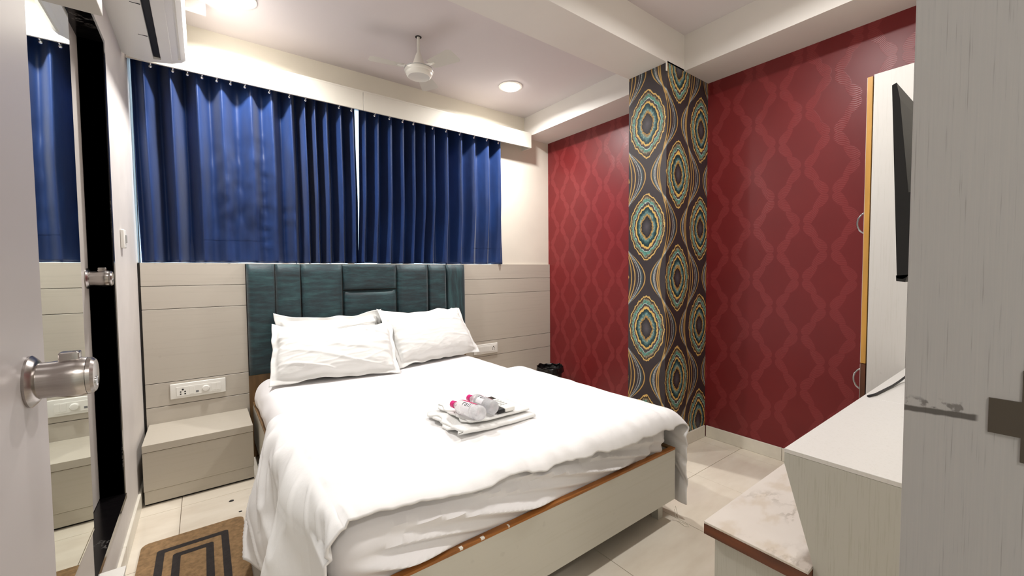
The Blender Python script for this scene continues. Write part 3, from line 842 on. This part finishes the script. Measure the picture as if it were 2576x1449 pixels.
def bottle():
    t = thing('water_bottle', (0, 0, 0))
    r = .031
    put(lathe(NB(), [(.012, 0), (.013, .004), (.013, .012), (.020, .024), (.028, .036), (r, .044), (r, .058), (r-.002, .061), (r, .064), (r, .074), (r-.002, .077), (r, .080), (r, .128), (r-.002, .131), (r, .134), (r, .144), (r-.002, .147), (r, .150), (r, .172), (r-.003, .180), (.018, .182), (.010, .178)], (0, .092, r), (0, -1, 0), 28),
        'bottle_body', 'bottle_plastic', parent=t, smooth=True, auto=60)
    put(lathe(NB(), [(.0145, -.016), (.0155, -.014), (.0155, .001), (.0145, .002)], (0, .092, r), (0, -1, 0), 24), 'cap', 'pink_plastic', parent=t, smooth=True, auto=40)
    put(lathe(NB(), [(.0158, .0035), (.0165, .004), (.0165, .007), (.0158, .0075)], (0, .092, r), (0, -1, 0), 24), 'cap_ring', 'pink_plastic', parent=t, smooth=True, auto=40)
    def arc(a0, a1, y0, y1, rr):
        bm = NB()
        grid(bm, lambda u, v: Vector((math.sin(a0+(a1-a0)*u)*rr, y0+(y1-y0)*v, r+math.cos(a0+(a1-a0)*u)*rr)), 24, 2)
        return bm
    lb = put(arc(R(-75), R(60), .012, -.036, r+.0006), 'label_sleeve', 'label_film', parent=t, smooth=True)
    put(arc(R(14), R(44), .040, -.055, r+.0010), 'label_band', 'pink_print', parent=lb, smooth=True)
    cu = bpy.data.curves.new('letters', 'FONT'); cu.body = 'rail'; cu.size = .034; cu.align_x = 'CENTER'; cu.space_character = 1.05
    to = bpy.data.objects.new('letters', cu); C.objects.link(to)
    me = bpy.data.meshes.new_from_object(to.evaluated_get(bpy.context.evaluated_depsgraph_get()))
    bpy.data.objects.remove(to)
    bm = NB(); bm.from_mesh(me); bpy.data.meshes.remove(me)
    bmesh.ops.subdivide_edges(bm, edges=bm.edges[:], cuts=1)
    for v in bm.verts:
        lx, ly = v.co.x, v.co.y; a = (ly-.012)/r-R(8)
        v.co = Vector((math.sin(a)*(r+.0014), -.010-lx*1.1, r+math.cos(a)*(r+.0014)))
    put(bm, 'lettering', 'ink', parent=lb)
    return t
bt = bottle()
def place_b(o, loc, rz, rx, lab):
    o.location = loc; o.rotation_euler = (0, rx, rz); tag(o, lab, 'bottle', 'small water bottles with pink caps')
b2 = copy_tree(bt)
place_b(bt, (.915, 1.535, ZT+.005), R(10), R(-16), 'small clear water bottle with pink cap, nearer the open edge of the towels')
place_b(b2, (.995, 1.560, ZT+.005), R(3), R(4), 'small clear water bottle with lettered label beside the remotes')
# remotes
rb = thing('television_remote', (1.108, 1.63, ZT), 'black remote control half hidden beside the lettered bottle', 'remote')
put(B(1.086, 1.124, 1.535, 1.735, ZT, ZT+.016, bev=.004, seg=3), 'shell', 'black_plastic', parent=rb, smooth=True, auto=40)
for i in range(5):
    for j in range(3):
        put(B(1.0905+j*.0105, 1.0975+j*.0105, 1.56+i*.03, 1.568+i*.03, ZT+.016, ZT+.0175), 'button', 'button_grey', parent=rb)
rw = thing('air_conditioner_remote', (1.155, 1.63, ZT), 'white remote control with a black screen on the towels', 'remote')
put(B(1.130, 1.182, 1.535, 1.725, ZT, ZT+.018, bev=.005, seg=3), 'shell', 'white_plastic', parent=rw, smooth=True, auto=40)
put(B(1.134, 1.178, 1.680, 1.720, ZT+.018, ZT+.0186), 'screen', 'black_gloss', parent=rw)
for i in range(4):
    for j in range(3):
        put(B(1.136+j*.0145, 1.146+j*.0145, 1.585+i*.022, 1.592+i*.022, ZT+.018, ZT+.0195), 'button', 'grey_plastic', parent=rw)

rb.location += Vector((-.054, -.052, 0)); rw.location += Vector((-.060, -.058, 0))

# =================================================================== NIGHTSTAND AND SOCKETS
ns = thing('nightstand', (-.04, 3.09, 0), 'low greige laminate nightstand against the panelling', 'nightstand')
put(B(-.288, .214, 2.898, 3.287, .298, .337, bev=.0015), 'top', 'night_laminate', parent=ns)
put(B(-.284, .210, 2.93, 3.286, .012, .298), 'carcass', 'night_laminate', parent=ns)
put(B(-.288, .214, 2.906, 2.929, .084, .294, bev=.0012), 'drawer_front', 'night_laminate', parent=ns)
put(B(-.286, .212, 2.912, 2.9295, .012, .081), 'plinth', 'night_laminate', parent=ns)
put(B(-.286, .212, 2.925, 3.286, 0, .012), 'foot_gap', 'dark_gap', parent=ns)
YP = 3.288
def cyl_y(bm, x, z, r, y0, y1, seg=20): return lathe(bm, [(r, 0), (r, y0-y1)], (x, y0, z), (0, -1, 0), seg)
def sockets(bm_parent, x, z, s=1.0):
    for dx, dz, rr in ((0, .012, .0048), (-.0095, 0, .0036), (.0095, 0, .0036), (-.0095, -.012, .0036), (.0095, -.012, .0036)):
        put(cyl_y(NB(), x+dx*s, z+dz*s, rr*s, YP-.0155, YP-.0162, 12), 'socket_hole', 'black_plastic', parent=bm_parent)
def rocker(p, x, z, w, h):
    put(B(x-w/2, x+w/2, YP-.0165, YP-.0135, z-h/2, z+h/2, bev=.001), 'rocker', 'white_plastic', parent=p)
s1 = thing('switchboard', (-.043, YP, .475), 'white switchboard with dimmer knob above the nightstand', 'switchboard')
put(B(-.184, .099, YP-.012, YP, .474, .568, bev=.005, seg=3), 'cover_plate', 'white_plastic', parent=s1, smooth=True, auto=40)
put(B(-.153, .072, YP-.0155, YP-.012, .489, .546, bev=.001), 'module_strip', 'white_plastic', parent=s1)
sockets(s1, -.122, .515, 1.15)
rocker(s1, -.077, .517, .024, .046)
put(B(-.057, -.043, YP-.0162, YP-.0155, .500, .512), 'usb_port', 'button_grey', parent=s1)
put(lathe(NB(), [(.0200, .0155), (.0195, .024), (.016, .029), (.006, .030)], (-.006, YP, .518), (0, -1, 0), 28), 'dimmer_knob', 'white_plastic', parent=s1, smooth=True, auto=40)
rocker(s1, .036, .520, .023, .044); rocker(s1, .061, .520, .023, .044)
s2 = thing('switchboard', (2.15, YP, .46), 'white switchboard half behind the right-hand pillow', 'switchboard')
put(B(2.01, 2.283, YP-.012, YP, .462, .556, bev=.005, seg=3), 'cover_plate', 'white_plastic', parent=s2, smooth=True, auto=40)
put(B(2.04, 2.26, YP-.0155, YP-.012, .480, .538, bev=.001), 'module_strip', 'white_plastic', parent=s2)
for i in range(6): rocker(s2, 2.058+i*.026, .509, .024, .044)
sockets(s2, 2.232, .510, 1.1)

# =================================================================== DOORMAT
MA, MB_, MC, MD = -.262, .128, 1.62, 2.49
matr = thing('doormat', (-.07, 2.05, 0), 'brown jute doormat with nested black rectangles beside the bed', 'doormat')
def rrect(x0, x1, y0, y1, r, n=6):
    pts = []
    for cx, cy, a0 in ((x1-r, y0+r, -90), (x1-r, y1-r, 0), (x0+r, y1-r, 90), (x0+r, y0+r, 180)):
        for k in range(n+1):
            a = R(a0+90*k/n); pts.append((cx+r*math.cos(a), cy+r*math.sin(a)))
    return pts
edge = [(x+.003*nz(x*30, y*30), y+.004*nz(x*25, y*25, 3)) for x, y in rrect(MA, MB_, MC, MD, .035)]
put(prism(NB(), edge, 2, 0.0003, .009), 'pile', 'jute', parent=matr)
def stripe(x0, x1, y0, y1, w):
    bm = NB(); a = rrect(x0, x1, y0, y1, .012, 4); c = rrect(x0+w, x1-w, y0+w*1.05, y1-w*1.05, .005, 4)
    A0 = [bm.verts.new((x, y, .0098)) for x, y in a]; C0 = [bm.verts.new((x, y, .0098)) for x, y in c]
    A1 = [bm.verts.new((x, y, .0088)) for x, y in a]; C1 = [bm.verts.new((x, y, .0088)) for x, y in c]
    n = len(a)
    for i in range(n):
        j = (i+1) % n
        bm.faces.new((A0[i], A0[j], C0[j], C0[i])); bm.faces.new((A1[i], A1[j], A0[j], A0[i])); bm.faces.new((C0[i], C0[j], C1[j], C1[i]))
    return bm
put(stripe(MA+.060, MB_-.068, MC+.10, MD-.098, .028), 'stripe', 'jute_dark', parent=matr, label='outer black stripe')
put(stripe(MA+.118, MB_-.126, MC+.17, MD-.165, .028), 'stripe', 'jute_dark', parent=matr, label='inner black stripe')

# =================================================================== WASTE BIN
bn = thing('waste_bin', (2.70, 2.98, 0), 'black waste bin with a crumpled liner in the corner behind the bed', 'bin')
put(lathe(NB(), [(.09, 0), (.10, .02), (.118, .27), (.112, .27), (.095, .02)], (2.70, 2.98, 0), seg=32), 'bin_body', 'bin_plastic', parent=bn, smooth=True, auto=40)
bm = NB()
def liner(u, v):
    a = 2*math.pi*u; k = v
    r = .112+.016*ss(0, .4, k)-.004*k; z = .24+.085*math.sin(k*math.pi*.62)+(-.055*ss(.6, 1, k))
    r += .022*ss(.6, 1, k)*.4
    f = nz(math.cos(a)*3.5, math.sin(a)*3.5, k*3)
    return Vector((2.70+math.cos(a)*(r+.012*f), 2.98+math.sin(a)*(r+.012*f), z+.018*f))
grid(bm, liner, 48, 10, closed_u=True)
put(bm, 'bin_liner', 'bin_plastic', parent=bn, smooth=True)

# =================================================================== TELEVISION CONSOLE, BENCH, TALL CABINET, TELEVISION
cs = thing('console_counter', (2.0, .27, 0), 'white laminate console counter along the front wall under the television', 'console')
CX0, CX1, CYF, CZ = 1.283, 2.979, .447, .75
put(B(CX0, 2.041, YF+.002, CYF, CZ-.012, CZ, bev=.0008, seg=1), 'counter_top', 'white_laminate', parent=cs)
put(B(2.0425, CX1, YF+.002, CYF, CZ-.012, CZ, bev=.0008, seg=1), 'counter_top', 'white_laminate', parent=cs)
put(B(CX0+.019, CX1, YF+.002, CYF-.002, CZ-.04, CZ-.0125), 'counter_carcass', 'console_laminate', parent=cs)
put(prism(NB(), [(YF+.002, CZ-.0125), (CYF-.001, CZ-.0125), (CYF-.001, CZ-.043), (.3735, .4525), (.3735, 0), (YF+.002, 0)], 0, CX0+.0005, CX0+.0185), 'end_panel', 'console_laminate', parent=cs)
be = thing('bench', (1.75, .5, 0), 'low bench with a marble-pattern top and dark wood edge beside the console', 'bench')
BZ = .451
put(B(1.2505, 2.40, .3745, .657, BZ-.008, BZ, bev=.001, seg=1), 'bench_top', 'marble', parent=be)
put(B(1.25, 2.40, .3745, .656, BZ-.040, BZ-.0082), 'bench_edge', 'wood_edge_y', parent=be)
put(B(1.273, 2.38, .38, .632, 0, BZ-.0402), 'bench_base', 'console_laminate', parent=be)
cb = thing('tall_cabinet', (2.88, .36, 0), 'tall narrow white cabinet with golden door edge beside the red wall', 'cabinet')
CBX, CBZ = 2.80, 2.248
put(B(CBX, XR-.014, CYF+.002, .598, 0, CBZ), 'side_panel', 'white_laminate', parent=cb)
put(B(CBX, XR-.002, YF+.002, CYF+.001, CZ+.002, CBZ), 'side_panel', 'white_laminate', parent=cb)
for z0, z1, mt_ in ((.744, CBZ-.006, 'gold_wood'), (.09, .740, 'dark_wood')):
    dr = put(B(CBX-.0005, XR-.016, .603, .624, z0, z1), 'cabinet_door', mt_, parent=cb)
    put(B(CBX+.001, XR-.017, .6242, .6256, z0+.001, z1-.001), 'door_face', 'white_laminate', parent=dr)
    zc = 1.49 if z0 > .5 else .655
    pts = [(CBX+.016, .626+.030*math.sin(math.pi*k/12)**.6*1.0, zc-.055+.11*k/12) for k in range(13)]
    put(tube(NB(), pts, .0045, 8), 'handle', 'chrome', parent=dr, smooth=True)
tv = thing('television', (1.98, .2, 1.2), 'thin black flat television tilted forward on the front wall', 'television')
def tvp(y, z): return (y, z)
put(prism(NB(), [(.262, 1.222), (.283, 1.742), (.274, 1.746), (.266, 1.70), (.244, 1.45), (.228, 1.45), (.232, 1.235), (.250, 1.220)], 0, 1.5, 2.46), 'tv_housing', 'black_plastic', parent=tv)
put(prism(NB(), [(.2630, 1.232), (.2836, 1.738), (.2842, 1.738), (.2636, 1.232)], 0, 1.508, 2.452), 'tv_screen', 'black_gloss', parent=tv)
put(prism(NB(), [(.2632, 1.215), (.2642, 1.230), (.240, 1.232), (.246, 1.212)], 0, 1.5, 1.62), 'tv_foot_lug', 'black_plastic', parent=tv)
put(B(1.86, 2.10, YF, .236, 1.36, 1.46), 'tv_bracket', 'black_plastic', parent=tv)
cab = [(2.045, .430, CZ+.005), (2.10, .418, CZ+.005), (2.2, .412, CZ+.005), (2.3, .405, CZ+.006), (2.40, .40, CZ+.010), (2.5, .385, CZ+.03), (2.55, .33, CZ+.10), (2.56, .25, CZ+.28), (2.50, .18, CZ+.5), (2.3, .15, CZ+.62)]
put(tube(NB(), cab, .0042, 8), 'power_cable', 'cable_rubber', origin=(2.2, .41, CZ), smooth=True, label='thin black cable trailing across the white console top', cat='cable')

put(B(2.446, 2.459, 1.566, 1.5695, 2.545, 2.61), 'tape_strip', 'plaster_white', origin=(2.452, 1.568, 2.545), label='small white tape strip at the top corner of the pillar', cat='tape')
# loose threads and crumbs
put(tube(NB(), [(1.842, 1.118, .06), (1.846, 1.112, .02), (1.856, 1.09, .003), (1.862, 1.06, .002), (1.850, 1.045, .002), (1.838, 1.06, .002), (1.846, 1.09, .003), (1.850, 1.10, .02), (1.846, 1.115, .075)], .0012, 5), 'loose_thread', 'thread', origin=(1.85, 1.09, 0), label='loose white thread on the floor at the bed foot', cat='thread')
for x, y, s, lab in ((.088, 2.70, .009, 'dark crumb on the tiles between nightstand and bed'), (.12, 2.55, .006, 'tiny dark speck on the tiles near the duvet')):
    bm = NB(); bmesh.ops.create_icosphere(bm, subdivisions=2, radius=s)
    for v in bm.verts: v.co = Vector((v.co.x*1.4, v.co.y*.8, v.co.z*.35))*(1+.3*nz(v.co.x*200, v.co.y*200)); 
    bmesh.ops.translate(bm, verts=bm.verts, vec=(x, y, s*.33))
    put(bm, 'crumb', 'ink', origin=(x, y, 0), label=lab, cat='crumb')
for o in bpy.data.objects:
    if '_w' in o: del o['_w']
